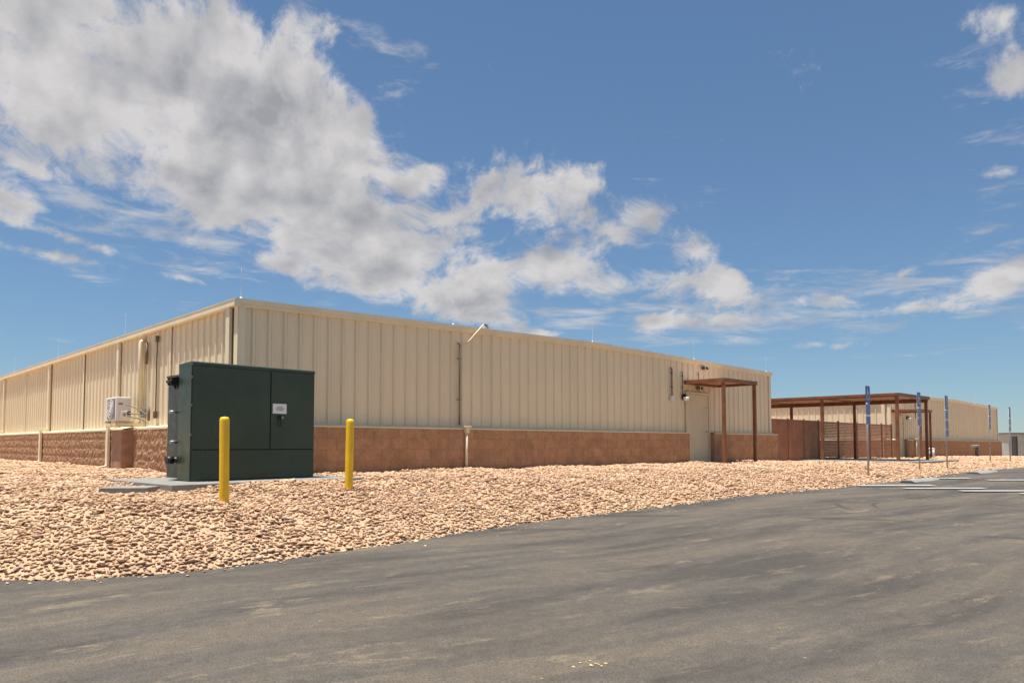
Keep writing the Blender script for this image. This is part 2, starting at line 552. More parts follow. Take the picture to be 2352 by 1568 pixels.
def inst(src, parent=None, loc=None):
    c = src.copy()
    COL.objects.link(c)
    if parent is not None:
        c.parent = parent
    if loc is not None:
        c.location = loc
    return c


def copy_tree(o, parent=None):
    c = o.copy()
    COL.objects.link(c)
    if parent is not None:
        c.parent = parent
    for ch in list(o.children):
        copy_tree(ch, c)
    return c


# ------------------------------------------------------------------ terrain
ANG = R(43.9)
RX, RY = math.cos(ANG), math.sin(ANG)             # along the gable wall
LX, LY = -RY, RX                                  # along the eave wall (away from camera)
C1 = Vector((-5.1, 13.75, 0.0))                   # near corner of the near building
C2 = Vector((19.43, 38.05, -0.14))                # near corner of the far building


def bl(r, l, base=C1):
    return base.x + r * RX + l * LX, base.y + r * RY + l * LY


def z_lot(x, y):
    y = np.asarray(y, float)
    k = 0.5 * ((23.5 + y) - np.sqrt((y - 23.5) ** 2 + 4.0))       # soft minimum of y and 23.5
    return -0.95 + 0.028 * np.maximum(k, -30)


EDGE = np.array([(-40, 9.0), (-22, 8.0), (-12, 7.35), (-7, 7.16), (-4.94, 7.14), (-3.75, 7.28), (-3.06, 7.7), (-2.35, 8.4), (-1.5, 9.25), (-.47, 10.45), (.86, 11.8),
                 (2.54, 13.3), (4.7, 15.3), (7.3, 17.2), (8.8, 18.4), (10.1, 19.4), (11.7, 20.8), (13.5, 22.6), (15.6, 24.55), (17.6, 26.2), (24, 31.5), (40, 45), (75, 78)], float)


def smooth_edge():
    seg = np.linalg.norm(np.diff(EDGE, axis=0), axis=1)
    s = np.concatenate([[0], np.cumsum(seg)])
    ss = np.arange(0, s[-1], 0.2)
    P = np.stack([np.interp(ss, s, EDGE[:, 0]), np.interp(ss, s, EDGE[:, 1])], 1)
    k = np.ones(7) / 7
    Q = P.copy()
    for c in (0, 1):
        Q[3:-3, c] = np.convolve(P[:, c], k, 'valid')
    return Q


ED = smooth_edge()


def vnoise(x, y, s, seed):
    """cheap value noise"""
    r = np.random.default_rng(seed)
    T = r.random((64, 64))
    fx, fy = x * s, y * s
    ix, iy = np.floor(fx).astype(int), np.floor(fy).astype(int)
    tx, ty = fx - ix, fy - iy
    tx, ty = tx * tx * (3 - 2 * tx), ty * ty * (3 - 2 * ty)
    g = lambda a, b: T[a % 64, b % 64]
    return (g(ix, iy) * (1 - tx) + g(ix + 1, iy) * tx) * (1 - ty) + (g(ix, iy + 1) * (1 - tx) + g(ix + 1, iy + 1) * tx) * ty - .5


def edge_dist(x, y):
    x, y = np.asarray(x, float).ravel(), np.asarray(y, float).ravel()
    d = np.empty(len(x))
    A, B = ED[:-1], ED[1:]
    AB = B - A
    for i in range(0, len(x), 4000):
        p = np.stack([x[i:i + 4000], y[i:i + 4000]], 1)[:, None, :]
        t = np.clip(((p - A) * AB).sum(2) / (AB * AB).sum(1), 0, 1)
        d[i:i + 4000] = np.sqrt((((A + t[..., None] * AB) - p) ** 2).sum(2).min(1))
    return d


def z_gravel(x, y, d=None):
    x, y = np.asarray(x, float).ravel(), np.asarray(y, float).ravel()
    if d is None:
        d = edge_dist(x, y)
    r = (x - C1.x) * RX + (y - C1.y) * RY
    far = np.hypot(x, y)
    plat = -0.03 - 0.13 * np.clip((r - 17) / 8, 0, 1) - 0.013 * np.maximum(far - 50, 0)
    s = 1 - (1 - np.clip(d / 3.0, 0, 1)) ** 2
    z0 = z_lot(x, y) - 0.03
    lump = (vnoise(x, y, 1.1, 3) * .10 + vnoise(x, y, 2.7, 5) * .05) * np.clip(d / .8, 0.15, 1)
    # quieter against the buildings
    lump *= np.clip(1.25 - far / 40, 0.10, 1)
    z0 = z0 - 0
    lump = lump - .045 * np.exp(-((x + 4.75) ** 2 + (y - 10.0) ** 2) / .9)
    return z0 + (plat - z0) * s + lump


def grid_object(name, X, Y, Z, m):
    nr, nc = X.shape
    v = np.stack([X.ravel(), Y.ravel(), Z.ravel()], 1)
    i = np.arange(nr - 1)[:, None] * nc + np.arange(nc - 1)[None, :]
    f = np.stack([i, i + 1, i + nc + 1, i + nc], -1).reshape(-1, 4)
    me = bpy.data.meshes.new(name)
    me.vertices.add(len(v))
    me.vertices.foreach_set('co', v.ravel())
    me.loops.add(f.size)
    me.loops.foreach_set('vertex_index', f.ravel())
    me.polygons.add(len(f))
    me.polygons.foreach_set('loop_start', np.arange(0, f.size, 4))
    me.polygons.foreach_set('use_smooth', np.ones(len(f), bool))
    me.update(calc_edges=True)
    me.validate()
    bm = bmesh.new()
    bm.from_mesh(me)
    bmesh.ops.recalc_face_normals(bm, faces=bm.faces)
    if sum(fc.normal.z for fc in bm.faces) < 0:
        bmesh.ops.reverse_faces(bm, faces=bm.faces)
    bm.to_mesh(me)
    bm.free()
    me.materials.append(m)
    o = bpy.data.objects.new(name, me)
    COL.objects.link(o)
    return o


# far desert ground
gx, gy = np.meshgrid(np.array([-3000, -400, -100, -30, 0, 30, 60, 100, 400, 3000.]), np.array([-400, -100, -30, 0, 30, 60, 90, 130, 200, 600, 3000.]))
gf = np.hypot(gx, gy)
ground = grid_object('ground', gx, gy, -2.6 - 0.0 * gf, M['desert'])
tag(ground, kind='structure')
# asphalt lot (runs under the gravel edge)
ax_ = np.concatenate([np.arange(-60, -10, 5), np.arange(-10, 26, .5), np.arange(26, 90, 4)])
ay_ = np.concatenate([np.arange(-40, 2, 3), np.arange(2, 30, .5), np.arange(30, 90, 4)])
AX, AY = np.meshgrid(ax_, ay_)
DD = edge_dist(AX, AY).reshape(AX.shape)
yedge = np.interp(AX, ED[:, 0], ED[:, 1])
sink = np.where(AY > yedge, np.clip((DD - .6) * .35, 0, .9), 0)                 # dives under the gravel
und = vnoise(AX.ravel(), AY.ravel(), .33, 9).reshape(AX.shape) * .02
lot = grid_object('parking_lot', AX, AY, z_lot(AX, AY) + und * 0.6 - sink, M['asphalt'])
tag(lot, kind='structure')
# gravel bed sheet, swept from the edge towards the buildings
drow = np.concatenate([np.array([-.04, 0, .06]), np.arange(.15, 4, .15), np.arange(4, 16, .5), np.arange(16, 130, 4)])
ecol = ED[::2]
GX = ecol[None, :, 0] + drow[:, None] * LX
GY = ecol[None, :, 1] + drow[:, None] * LY
gd = edge_dist(GX, GY)
gz = z_gravel(GX, GY, gd).reshape(GX.shape)
gz[0] -= .25
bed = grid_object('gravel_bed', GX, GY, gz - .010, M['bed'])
tag(bed, kind='structure')

# ---------------- transformer footprint (for keeping stones off the pad)
TANG = R(47.0)
TX0 = Vector((-4.76, 11.0, 0.005))
tcx, tsx = math.cos(TANG), math.sin(TANG)


def tl(x, y):
    return TX0.x + x * tcx - y * tsx, TX0.y + x * tsx + y * tcx


# ---------------- loose stones: real geometry, joined, uncountable
def hull(npts, seed, flat):
    r = np.random.default_rng(seed)
    p = r.normal(size=(npts, 3))
    p /= np.linalg.norm(p, axis=1)[:, None]
    p *= (.78 + .22 * r.random((npts, 1)))
    p *= np.array([1.0, .62 + .3 * r.random(), flat])
    bm = bmesh.new()
    for v in p:
        bm.verts.new(v)
    h = bmesh.ops.convex_hull(bm, input=bm.verts)
    for v in [g for g in bm.verts if not g.link_faces]:
        bm.verts.remove(v)
    bmesh.ops.triangulate(bm, faces=bm.faces)
    bmesh.ops.recalc_face_normals(bm, faces=bm.faces)
    bm.verts.index_update()
    V = np.array([v.co[:] for v in bm.verts])
    F = np.array([[v.index for v in f.verts] for f in bm.faces])
    bm.free()
    return V, F


def scatter():
    xs, ys, sz = [], [], []
    # jittered grids: fine near the camera, coarser beyond
    for (y0, y1, g) in ((6.4, 12.0, .046), (12.0, 19.0, .056), (19.0, 33.0, .072), (33.0, 62.0, .115)):
        x0, x1 = -y1 * .80 - 1.5, y1 * .80 + 1.0
        X, Y = np.meshgrid(np.arange(x0, x1, g), np.arange(y0, y1, g))
        X = X.ravel() + rng.uniform(-.55, .55, X.size) * g
        Y = Y.ravel() + rng.uniform(-.55, .55, Y.size) * g
        ok = (np.abs(X) < Y * .74 + 1.0)
        X, Y = X[ok], Y[ok]
        # quick side test with the edge
        ye = np.interp(X, ED[:, 0], ED[:, 1])
        ok = Y > ye - .02
        X, Y = X[ok], Y[ok]
        r = (X - C1.x) * RX + (Y - C1.y) * RY
        l = (X - C1.x) * LX + (Y - C1.y) * LY
        inb = (r > -.18) & (r < 20.8) & (l > -.18)
        r2 = (X - C2.x) * RX + (Y - C2.y) * RY
        l2 = (X - C2.x) * LX + (Y - C2.y) * LY
        inb |= (r2 > -.18) & (r2 < 20.8) & (l2 > -.18)
        inb |= (r > 20.8) & (l > 4)
        u = (X - TX0.x) * tcx + (Y - TX0.y) * tsx
        v = -(X - TX0.x) * tsx + (Y - TX0.y) * tcx
        inb |= (u > -.58) & (u < 2.62) & (v > -.74) & (v < 1.77)
        inb |= (np.abs(X + 5.16) < .34) & (np.abs(Y - 10.05) < .27)
        inb |= (r > 23.3) & (r < 28.0) & (l > -4.1) & (l < 1.0)      # slab under the shade structure
        inb |= (r2 > -.1) & (r2 < 2.2) & (l2 > -1.9) & (l2 < 0)
        inb |= (r > 14.7) & (r < 17.0) & (l > -1.7) & (l < 0)
        ok = ~inb
        X, Y = X[ok], Y[ok]
        xs.append(X)
        ys.append(Y)
        sz.append(g * np.minimum(rng.lognormal(-.25, .33, len(X)), 1.6 if y0 < 19 else 1.2))
    X, Y, Sz = map(np.concatenate, (xs, ys, sz))
    # some strays on the asphalt just off the edge
    n = 260
    k = rng.integers(150, 420, n)
    off = -np.abs(rng.exponential(.16, n)) - .02
    X = np.concatenate([X, ED[k, 0] + off * LX])
    Y = np.concatenate([Y, ED[k, 1] + off * LY])
    Sz = np.concatenate([Sz, rng.uniform(.008, .03, n)])
    D = edge_dist(X, Y)
    Z = z_gravel(X, Y, D)
    Z[-n:] = z_lot(X[-n:], Y[-n:]) + .004
    return X, Y, Z, Sz, n


SX, SY, SZ, SS, NSTRAY = scatter()
NS = len(SX)
vari = [hull(10 + (i % 3), 50 + i, .30 + .22 * ((i * 37) % 10) / 10) for i in range(14)]
which = rng.integers(0, len(vari), NS)
allV, allF, base = [], [], 0
for i, (V, F) in enumerate(vari):
    idx = np.nonzero(which == i)[0]
    n = len(idx)
    yaw = rng.uniform(0, 2 * math.pi, n)
    tilt = rng.normal(0, .20, n)
    cy, sy_ = np.cos(yaw), np.sin(yaw)
    ct, st = np.cos(tilt), np.sin(tilt)
    sc = SS[idx]
    x = V[None, :, 0] * sc[:, None]
    y = V[None, :, 1] * sc[:, None]
    z = V[None, :, 2] * sc[:, None]
    x, z = x * ct[:, None] + z * st[:, None], -x * st[:, None] + z * ct[:, None]
    x, y = x * cy[:, None] - y * sy_[:, None], x * sy_[:, None] + y * cy[:, None]
    z = z + (SZ[idx] + rng.uniform(-.25, .19, n) * sc)[:, None]
    W = np.stack([x + SX[idx][:, None], y + SY[idx][:, None], z], -1).reshape(-1, 3)
    FF = (F[None] + (np.arange(n) * len(V))[:, None, None]).reshape(-1, 3) + base
    allV.append(W)
    allF.append(FF)
    base += len(W)
allV, allF = np.concatenate(allV), np.concatenate(allF)
me = bpy.data.meshes.new('gravel')
me.vertices.add(len(allV))
me.vertices.foreach_set('co', allV.ravel())
me.loops.add(allF.size)
me.loops.foreach_set('vertex_index', allF.ravel())
me.polygons.add(len(allF))
me.polygons.foreach_set('loop_start', np.arange(0, allF.size, 3))
me.update(calc_edges=True)
me.materials.append(M['stone'])
go = bpy.data.objects.new('gravel', me)
COL.objects.link(go)
tag(go, kind='stuff')


# ------------------------------------------------------------------ buildings
W_, LEN, EAVE, RISE = 20.63, 40.0, 3.24, 0.165
BT = 0.92                                       # top of block wainscot
PO = 0.20                                       # how far it stands out
NP = 64
PITCHW = W_ / NP


def roof_z(x):
    return EAVE + RISE * (1 - abs(x - W_ / 2) / (W_ / 2))


def panel_mesh(width, zl, zr, z0, seed=0):
    """one vertical sheet: flat pan with two faint swages, a trapezoid rib at its right side. Front is -y."""
    rb = .034
    prof = [(0, 0), (width * .22, 0), (width * .25, -.004), (width * .33, -.004), (width * .36, 0),
            (width - .105, 0), (width - .101, .009), (width - .089, .009), (width - .085, 0), (width - .066, -rb), (width - .030, -rb), (width - .004, 0)]
    prof = [(0, .014)] + prof + [(width - .004, .014)]
    bm = bmesh.new()
    lo, hi = [], []
    for (x, y) in prof:
        t = x / width
        lo.append(bm.verts.new((x, y, z0)))
        hi.append(bm.verts.new((x, y, zl + (zr - zl) * t)))
    n = len(prof)
    for i in range(n):
        j = (i + 1) % n
        bm.faces.new([lo[i], lo[j], hi[j], hi[i]])
    bm.faces.new(hi)
    bm.faces.new(list(reversed(lo)))
    bmesh.ops.recalc_face_normals(bm, faces=bm.faces)
    me = bpy.data.meshes.new('wall_panel')
    bm.to_mesh(me)
    bm.free()
    me.materials.append(M['metal'])
    return me


def add_mesh(name, me, parent, loc=(0, 0, 0), rotz=0.0):
    o = bpy.data.objects.new(name, me)
    COL.objects.link(o)
    o.parent = parent
    o.location = loc
    o.rotation_euler.z = rotz
    return o


BLW, BLH = 0.434, 0.236


def block_mesh(amp, seed, m, w=BLW, h=BLH):
    """a masonry block with a broken front face (front is -y), joints are left open round it"""
    r = np.random.default_rng(seed)
    nx, nz = (6, 4) if amp > .01 else (3, 2)
    j = .0035 if amp > .01 else .0038
    bm = bmesh.new()
    g = [[bm.verts.new((j + (w - 2 * j) * a / nx, (-amp * (.15 + r.random() * 1.0) if 0 < a < nx and 0 < b < nz else -amp * .6 * r.random()), j + (h - 2 * j) * b / nz)) for a in range(nx + 1)] for b in range(nz + 1)]
    for b in range(nz):
        for a in range(nx):
            bm.faces.new([g[b][a], g[b][a + 1], g[b + 1][a + 1], g[b + 1][a]])
    per = [g[0][a] for a in range(nx + 1)] + [g[b][nx] for b in range(1, nz + 1)] + [g[nz][a] for a in range(nx - 1, -1, -1)] + [g[b][0] for b in range(nz - 1, 0, -1)]
    bk = [bm.verts.new((v.co.x, .03, v.co.z)) for v in per]
    for i in range(len(per)):
        k = (i + 1) % len(per)
        bm.faces.new([per[k], per[i], bk[i], bk[k]])
    bmesh.ops.recalc_face_normals(bm, faces=bm.faces)
    me = bpy.data.meshes.new('block')
    bm.to_mesh(me)
    bm.free()
    me.materials.append(m)
    return me


SPLIT = [block_mesh(.026, 100 + i, M['split']) for i in range(8)]
SPLITH = [block_mesh(.026, 120 + i, M['split'], BLW / 2) for i in range(3)]
PLAIN = [block_mesh(.004, 140 + i, M['block']) for i in range(6)]
PLAINH = [block_mesh(.005, 160 + i, M['block'], BLW / 2) for i in range(3)]
EAVE_PANEL = None


def merged_blocks(parent, name, placements):
    """blocks too small or too many to be single parts: one joined mesh"""
    bm = bmesh.new()
    for (me, loc, rz) in placements:
        t = bmesh.new()
        t.from_mesh(me)
        t.transform(Matrix.Translation(loc) @ Matrix.Rotation(rz, 4, 'Z'))
        tmp = bpy.data.meshes.new('tmp')
        t.to_mesh(tmp)
        t.free()
        bm.from_mesh(tmp)
        bpy.data.meshes.remove(tmp)
    me = bpy.data.meshes.new(name)
    bm.to_mesh(me)
    bm.free()
    me.materials.append(placements[0][0].materials[0])
    o = add_mesh(name, me, parent)
    o['kind'] = 'stuff'
    return o


def make_building(label, base, near, doors, slit, conduits, rods):
    """near: full detail. slit: (x0,x1) of the door opening in the gable's block base"""
    global EAVE_PANEL
    B = thing('metal_building', label, 'building', base, ANG, 'long low beige metal buildings')
    z0p = BT + .03
    # --- gable panels (front -y at y=0), a door opening cut out of them
    x0d, x1d, zd = slit
    for i in range(NP):
        a, b = i * PITCHW, (i + 1) * PITCHW
        zl, zr = roof_z(a) - .06, roof_z(b) - .06
        zb = z0p
        if a > x0d - .12 and b < x1d + .14:
            zb = zd + .02
        add_mesh('wall_panel', panel_mesh(PITCHW, zl, zr, zb), B, (a, 0, 0))
    # --- eave wall panels (front -x)
    if EAVE_PANEL is None:
        EAVE_PANEL = panel_mesh(PITCHW, EAVE - .05, EAVE - .05, z0p)
    nl = int(LEN / PITCHW) if near else 60
    for i in range(nl):
        add_mesh('wall_panel', EAVE_PANEL, B, (0, (i + 1) * PITCHW, 0), -math.pi / 2)
    # --- core behind the sheets, back walls
    k = MB()
    xm = (x0d, x1d)
    k.prism([(.03, -.6), (xm[0], -.6), (xm[0], roof_z(xm[0]) - .09), (.03, EAVE - .09)], 'y', .02, .20)
    k.prism([(xm[1], -.6), (W_ - .02, -.6), (W_ - .02, EAVE - .09), (W_ / 2, roof_z(W_ / 2) - .09), (xm[1], roof_z(xm[1]) - .09)] if xm[1] < W_ / 2 else
            [(xm[1], -.6), (W_ - .02, -.6), (W_ - .02, EAVE - .09), (xm[1], roof_z(xm[1]) - .09)], 'y', .02, .20)
    k.prism([(xm[0], zd + .02), (xm[1], zd + .02), (xm[1], roof_z(xm[1]) - .09), (xm[0], roof_z(xm[0]) - .09)], 'y', .03, .19)
    if xm[0] > W_ / 2:
        k.prism([(xm[0] - .001, EAVE - .3), (xm[0] - .001, roof_z(xm[0]) - .09), (W_ / 2, roof_z(W_ / 2) - .09), (.03, EAVE - .09)], 'y', .04, .18)
    k.box(.02, .18, .20, LEN, -.6, EAVE - .09)
    k.box(W_ - .18, W_ - .02, .20, LEN, -.6, EAVE - .09)
    k.prism([(0, -.6), (W_, -.6), (W_, EAVE - .09), (W_ / 2, EAVE + RISE - .09), (0, EAVE - .09)], 'y', LEN, LEN + .1)
    k.build('wall', M['metal'], B)
    # --- roof slopes
    for sgn in (0, 1):
        xa, xb = (-.10, W_ / 2) if sgn == 0 else (W_ / 2, W_ + .10)
        za, zb = (EAVE, EAVE + RISE) if sgn == 0 else (EAVE + RISE, EAVE)
        MB().prism([(xa, za - .05), (xb, zb - .05), (xb, zb), (xa, za)], 'y', -.075, LEN + .1).build('roof_slope', M['roof'], B)
    # --- rake trim: two-step fascia along each half of the gable
    for xa, xb in ((-.115, W_ / 2), (W_ / 2, W_ + .115)):
        m = MB()
        za, zb = roof_z(max(0, xa)), roof_z(min(W_, xb))
        for (d0, d1, y0, y1) in ((-.12, -.055, -.062, .015), (-.055, .012, -.088, -.004), (.012, .030, -.095, .04)):
            m.prism([(xa, za + d0), (xb, zb + d0), (xb, zb + d1), (xa, za + d1)], 'y', y0, y1)
        m.build('rake_trim', M['trim'], B)
    # --- gutter on the eave (open box), corner trims
    m = MB()
    m.prism([(-.130, EAVE - .10), (-.118, EAVE - .115), (-.02, EAVE - .115), (-.02, EAVE - .104), (-.112, EAVE - .104), (-.118, EAVE + .02), (-.138, EAVE + .02), (-.138, EAVE + .012), (-.129, EAVE + .008)], 'y', -.08, LEN)
    m.box(-.138, -.02, -.092, -.08, EAVE - .118, EAVE + .02)
    m.build('gutter', M['trim'], B)
    m = MB()
    m.box(-.045, .10, -.047, -.036, BT + .03, EAVE - .02)
    m.box(-.047, -.036, -.047, .12, BT + .03, EAVE - .06)
    m.build('corner_trim', M['trim'], B)
    m = MB()
    m.box(W_ - .10, W_ + .045, -.047, -.036, BT + .03, EAVE - .06)
    m.box(W_ + .036, W_ + .047, -.047, .12, BT + .03, EAVE - .06)
    m.build('corner_trim', M['trim'], B)
    # --- block base
    MB().box(-PO + .002, x0d - .02, -PO + .004, .0, -.6, BT - .012).box(x1d + .02, W_ + PO, -PO + .004, .0, -.6, BT - .012).box(-PO - .007, .0, .0, LEN, -.6, BT - .012).build('block_core', M['mortar'], B)
    # the two returns beside the door
    nb = 0
    place = []
    for c in range(4):
        z = -.024 + c * BLH
        # gable face
        for (xa, xb) in ((-PO, x0d - .02), (x1d + .02, W_ + PO)):
            x = xa - (BLW / 2 if c % 2 else 0)
            while x < xb - .02:
                if x < xa - .01:
                    place.append((random.choice(PLAINH), Vector((xa, -PO, z)), 0.0))
                elif x + BLW > xb + .01:
                    wd = xb - x
                    if wd > .06:
                        place.append((block_mesh(.005, random.randint(0, 999), M['block'], wd), Vector((x, -PO, z)), 0.0))
                else:
                    place.append((random.choice(PLAIN), Vector((x, -PO, z)), 0.0))
                x += BLW
        # ends (facing +x) at the far corner and in the door reveal
    rp = []
    for c in range(4):
        z = -.024 + c * BLH
        y = 0.0 - PO + BLW + (BLW / 2 if c % 2 else 0)
        if c % 2:
            rp.append((random.choice(SPLITH), Vector((-PO, -PO + BLW / 2, z)), -math.pi / 2))
        while y < LEN:
            rp.append((random.choice(SPLIT), Vector((-PO, y, z)), -math.pi / 2))
            y += BLW
    rp.sort(key=lambda p: p[1].y)
    if near:
        nl = 300 - len(place)
        for (me, loc, rz) in place + rp[:nl]:
            add_mesh('block', me, B, loc, rz)
        merged_blocks(B, 'block_courses', rp[nl:])
    else:
        merged_blocks(B, 'block_courses', place)
        merged_blocks(B, 'block_courses', rp[:90])
    for xx in (x0d - .02, x1d + .014, W_ + PO):
        MB().box(xx, xx + .006, -PO + .012, -.001, -.3, BT - .014).build('block_end', M['block'], B)
    # sloped metal flashing over the block
    m = MB()
    for (xa, xb) in ((-PO - .012, x0d - .03), (x1d + .03, W_ + PO + .012)):
        m.prism([(-.001, BT + .055), (-PO - .02, BT + .008), (-PO - .02, BT - .020), (-PO - .012, BT - .020), (-PO - .012, BT + .004), (-.001, BT + .045)], 'x', xa, xb)
    m.build('flashing', M['flash'], B)
    MB().prism([(-.001, BT + .057), (-PO - .022, BT + .014), (-PO - .022, BT - .03), (-PO - .014, BT - .03), (-PO - .014, BT + .006), (-.001, BT + .047)], 'y', -PO - .02, LEN).build('flashing', M['flash'], B)
    # --- door: frame, leaf, hinges, lever, closer plate
    fr = MB()
    jw = .075
    zf = -.12
    fr.box(x0d, x0d + jw, -.075, .02, zf, zd).box(x1d - jw, x1d, -.075, .02, zf, zd).box(x0d + jw, x1d - jw, -.075, .02, zd - jw, zd)
    fr.build('door_frame', M['door'], B, bevel=.004)
    df = MB().box(x0d + jw + .006, x1d - jw - .006, -.045, -.002, zf, zd - jw - .006).build('door', M['door'], B, bevel=.003)
    MB().box(x0d + .03, x1d - .03, -.0, .018, zf, zd - .02).build('door_backing', M['gap'], B)
    hx = x1d - jw - .10
    MB().lathe([(0, 0), (.03, 0), (.03, .012), (.012, .014), (.012, .05), (0, .05)], 12).build('handle', M['galv'], df, loc=(hx, -.05, .98)).rotation_euler = (R(90), 0, 0)
    MB().box(-.10, .012, -.012, .012, 0, .018).build('handle', M['galv'], df, loc=(hx, -.085, .98)).rotation_euler = (R(90), 0, 0)
    for hz in (.25, 1.1, 1.95):
        MB().tube([(x0d + jw, -.055, hz - .05), (x0d + jw, -.055, hz + .05)], .009, 8).build('hinge', M['galv'], df)
    MB().box(hx - .06, hx + .05, -.053, -.045, 1.75, 1.79).build('lock_plate', M['galv'], df)
    # --- downspouts, joint trims on the eave wall
    for y in (.30, 7.0, 14.2, 21.5, 28.7, 35.9)[:6 if near else 2]:
        m = MB()
        m.box(-.100, -.04, y - .085, y + .085, BT + .02, EAVE - .115)
        m.box(-PO - .100, -.04, y - .08, y + .08, BT + .05, BT + .14)
        m.box(-PO - .100, -PO - .035, y - .085, y + .085, -.02, BT + .10)
        m.prism([(-PO - .10, .03), (-PO - .035, .08), (-PO - .035, -.02), (-PO - .32, -.06), (-PO - .32, -.01)], 'y', y - .084, y + .084)
        m.build('downspout', M['trim'], B, bevel=.008)
    for y in (3.45, 10.3, 17.8, 25.0)[:4 if near else 1]:
        MB().box(-.043, -.036, y - .05, y + .05, BT + .04, EAVE - .10).build('joint_trim', M['trim'], B)
    # --- conduits on the gable: (x, ztop, zbot, radius, material)
    for (x, zt, zb, rr, mm) in conduits:
        o = MB()
        o.tube([(x, -.055 - rr, zb), (x, -.055 - rr, zt - .04), (x, -.02, zt)], rr, 10)
        for zz in (zb + (zt - zb) * .3, zb + (zt - zb) * .8):
            o.box(x - rr - .02, x + rr + .02, -.05 - 2.15 * rr, -.034, zz, zz + .025)
        o.build('conduit', M[mm], B)
    # --- lightning rods
    for (x, y, z) in rods:
        rd = MB()
        rd.tube([(x, y, z), (x, y, z + .05)], .022, 10)
        rd.tube([(x, y, z + .05), (x, y, z + .52), (x, y, z + .60)], [.0032, .003, .001], 6)
        rd.build('lightning_rod', M['white'], B)
    return B


RODS1 = [(x, .06, roof_z(x) + .03) for x in (.05, 5.2, W_ / 2, 15.55, W_ - .1)] + [(-.02, y, EAVE + .02) for y in (6.7, 13.4, 20.0)]
b1 = make_building('near beige metal building with brown block base behind the green cabinet', C1, True, None, (14.86, 16.30, 2.27),
                   [(5.29, 2.94, BT + .09, .022, 'conduit_tan'), (14.05, 2.98, 2.10, .022, 'conduit_brown'), (14.66, 2.90, 2.17, .016, 'conduit_dark'), (15.62, 2.95, 2.46, .010, 'conduit_dark')], RODS1)
b2 = make_building('far beige metal building beyond the brown shade structure', C2, False, None, (.75, 1.80, 2.2),
                   [(3.6, 2.95, 2.10, .022, 'conduit_brown')], [(x, .06, roof_z(x) + .03) for x in (5.2, 15.5)])

# extras on the near building
m = MB()
m.tube([(5.36, -PO - .05, -.15), (5.36, -PO - .05, BT - .06)], .036, 12)
m.build('conduit', M['cream'], b1)
m = MB()
m.box(5.27, 5.47, -PO - .12, -.05, BT + .02, BT + .065).box(5.31, 5.41, -PO - .11, -PO - .01, BT - .10, BT + .02)
m.build('junction_box', M['metal'], b1, bevel=.008)
m = MB()                                          # pipe that swings up from the wall over the rake on to the roof
m.tube([(5.45, -.04, 2.90), (5.52, -.15, 3.0), (5.75, -.19, 3.25), (5.92, -.18, 3.41), (6.02, -.12, 3.455), (6.14, .02, 3.44), (6.26, .2, 3.38), (6.3, .32, 3.30)], .017, 10)
m.build('vent_pipe', M['cream'], b1)
MB().tube([(6.02, -.13, 3.45), (6.2, -.02, 3.46), (6.35, .1, 3.42)], .026, 8).build('pipe_hood', M['conduit_dark'], b1)
MB().box(13.98, 14.12, -.13, -.036, 1.92, 2.08).build('junction_box', M['white'], b1, bevel=.01)
# support pier under the condenser
pr = MB()
pr.box(-PO - .27, -PO - .002, 5.22, 5.98, -.3, BT - .03)
pr.build('pier', M['pier'], b1, bevel=.006)
# line cover, conduits and box on the eave wall
MB().tube([(-.115, 5.13, 1.30), (-.115, 5.13, 2.96), (-.05, 5.13, 3.02)], .056, 14).build('line_cover', M['trim'], b1)
for (y, zt, zb) in ((4.86, 2.92, 2.42), (4.62, 1.42, 1.10)):
    MB().tube([(-.075, y, zb), (-.075, y, zt)], .030, 8).build('conduit', M['conduit_brown'], b1)
MB().tube([(-.06, 4.22, 1.30), (-.06, 4.22, 2.95), (-.02, 4.22, 3.0)], .016, 8).build('conduit', M['conduit_dark'], b1)
MB().box(-.10, -.036, 4.17, 4.27, 1.14, 1.30).build('outlet_box', M['conduit_brown'], b1, bevel=.006)
MB().box(-.09, -.036, 4.18, 4.26, 2.88, 3.02).build('outlet_box', M['conduit_dark'], b1, bevel=.006)
# pale pipe on the far building's block base
MB().tube([(3.0, -PO - .05, -.1), (3.0, -PO - .05, BT + .02)], .05, 10).build('conduit', M['cream'], b2)
MB().box(2.85, 3.12, -PO - .13, -.05, BT + .02, BT + .10).build('junction_box', M['cream'], b2, bevel=.008)


def wpos(base, r, l, z):
    x, y = bl(r, l, base)
    return (x, y, base.z + z)


# ------------------------------------------------------------------ wall fittings (each its own thing)
def wall_lamp(base, r, z, label):
    t = thing('wall_lamp', label, 'lamp', wpos(base, r, 0, z), ANG, 'wall lamps by the doors')
    MB().box(-.075, .075, -.06, -.036, -.09, .10).build('back_plate', M['black'], t, bevel=.008)
    MB().tube([(0, -.06, .06), (0, -.12, .085), (0, -.16, .05)], .018, 8).build('arm', M['black'], t)
    MB().lathe([(0, .05), (.045, .045), (.075, .012), (.075, .005)], 16, (0, -.15, .0)).build('hood', M['black'], t)
    MB().lathe([(.0, -.135), (.055, -.12), (.095, -.07), (.10, -.012), (.07, .004), (0, .006)], 16, (0, -.15, 0)).build('globe', M['lamp_glass'], t)
    return t


wall_lamp(C1, 14.74, 2.08, 'white globe wall lamp left of the near building door')
wall_lamp(C2, 2.35, 2.10, 'small globe wall lamp beside the far building door')


def twin_light(base, r, z, label, rows):
    t = thing('emergency_light', label, 'light', wpos(base, r, 0, z), ANG)
    MB().box(-.07, .07, -.075, -.036, -.05, .06).build('housing', M['conduit_dark'], t, bevel=.008)
    for s in (-1, 1):
        o = MB().lathe([(0, 0), (.035, .0), (.055, .06), (.05, .075), (0, .07)], 12).build('lamp_head', M[rows], t, loc=(s * .11, -.08, -.01))
        o.rotation_euler = (R(65), 0, s * .5)
    return t


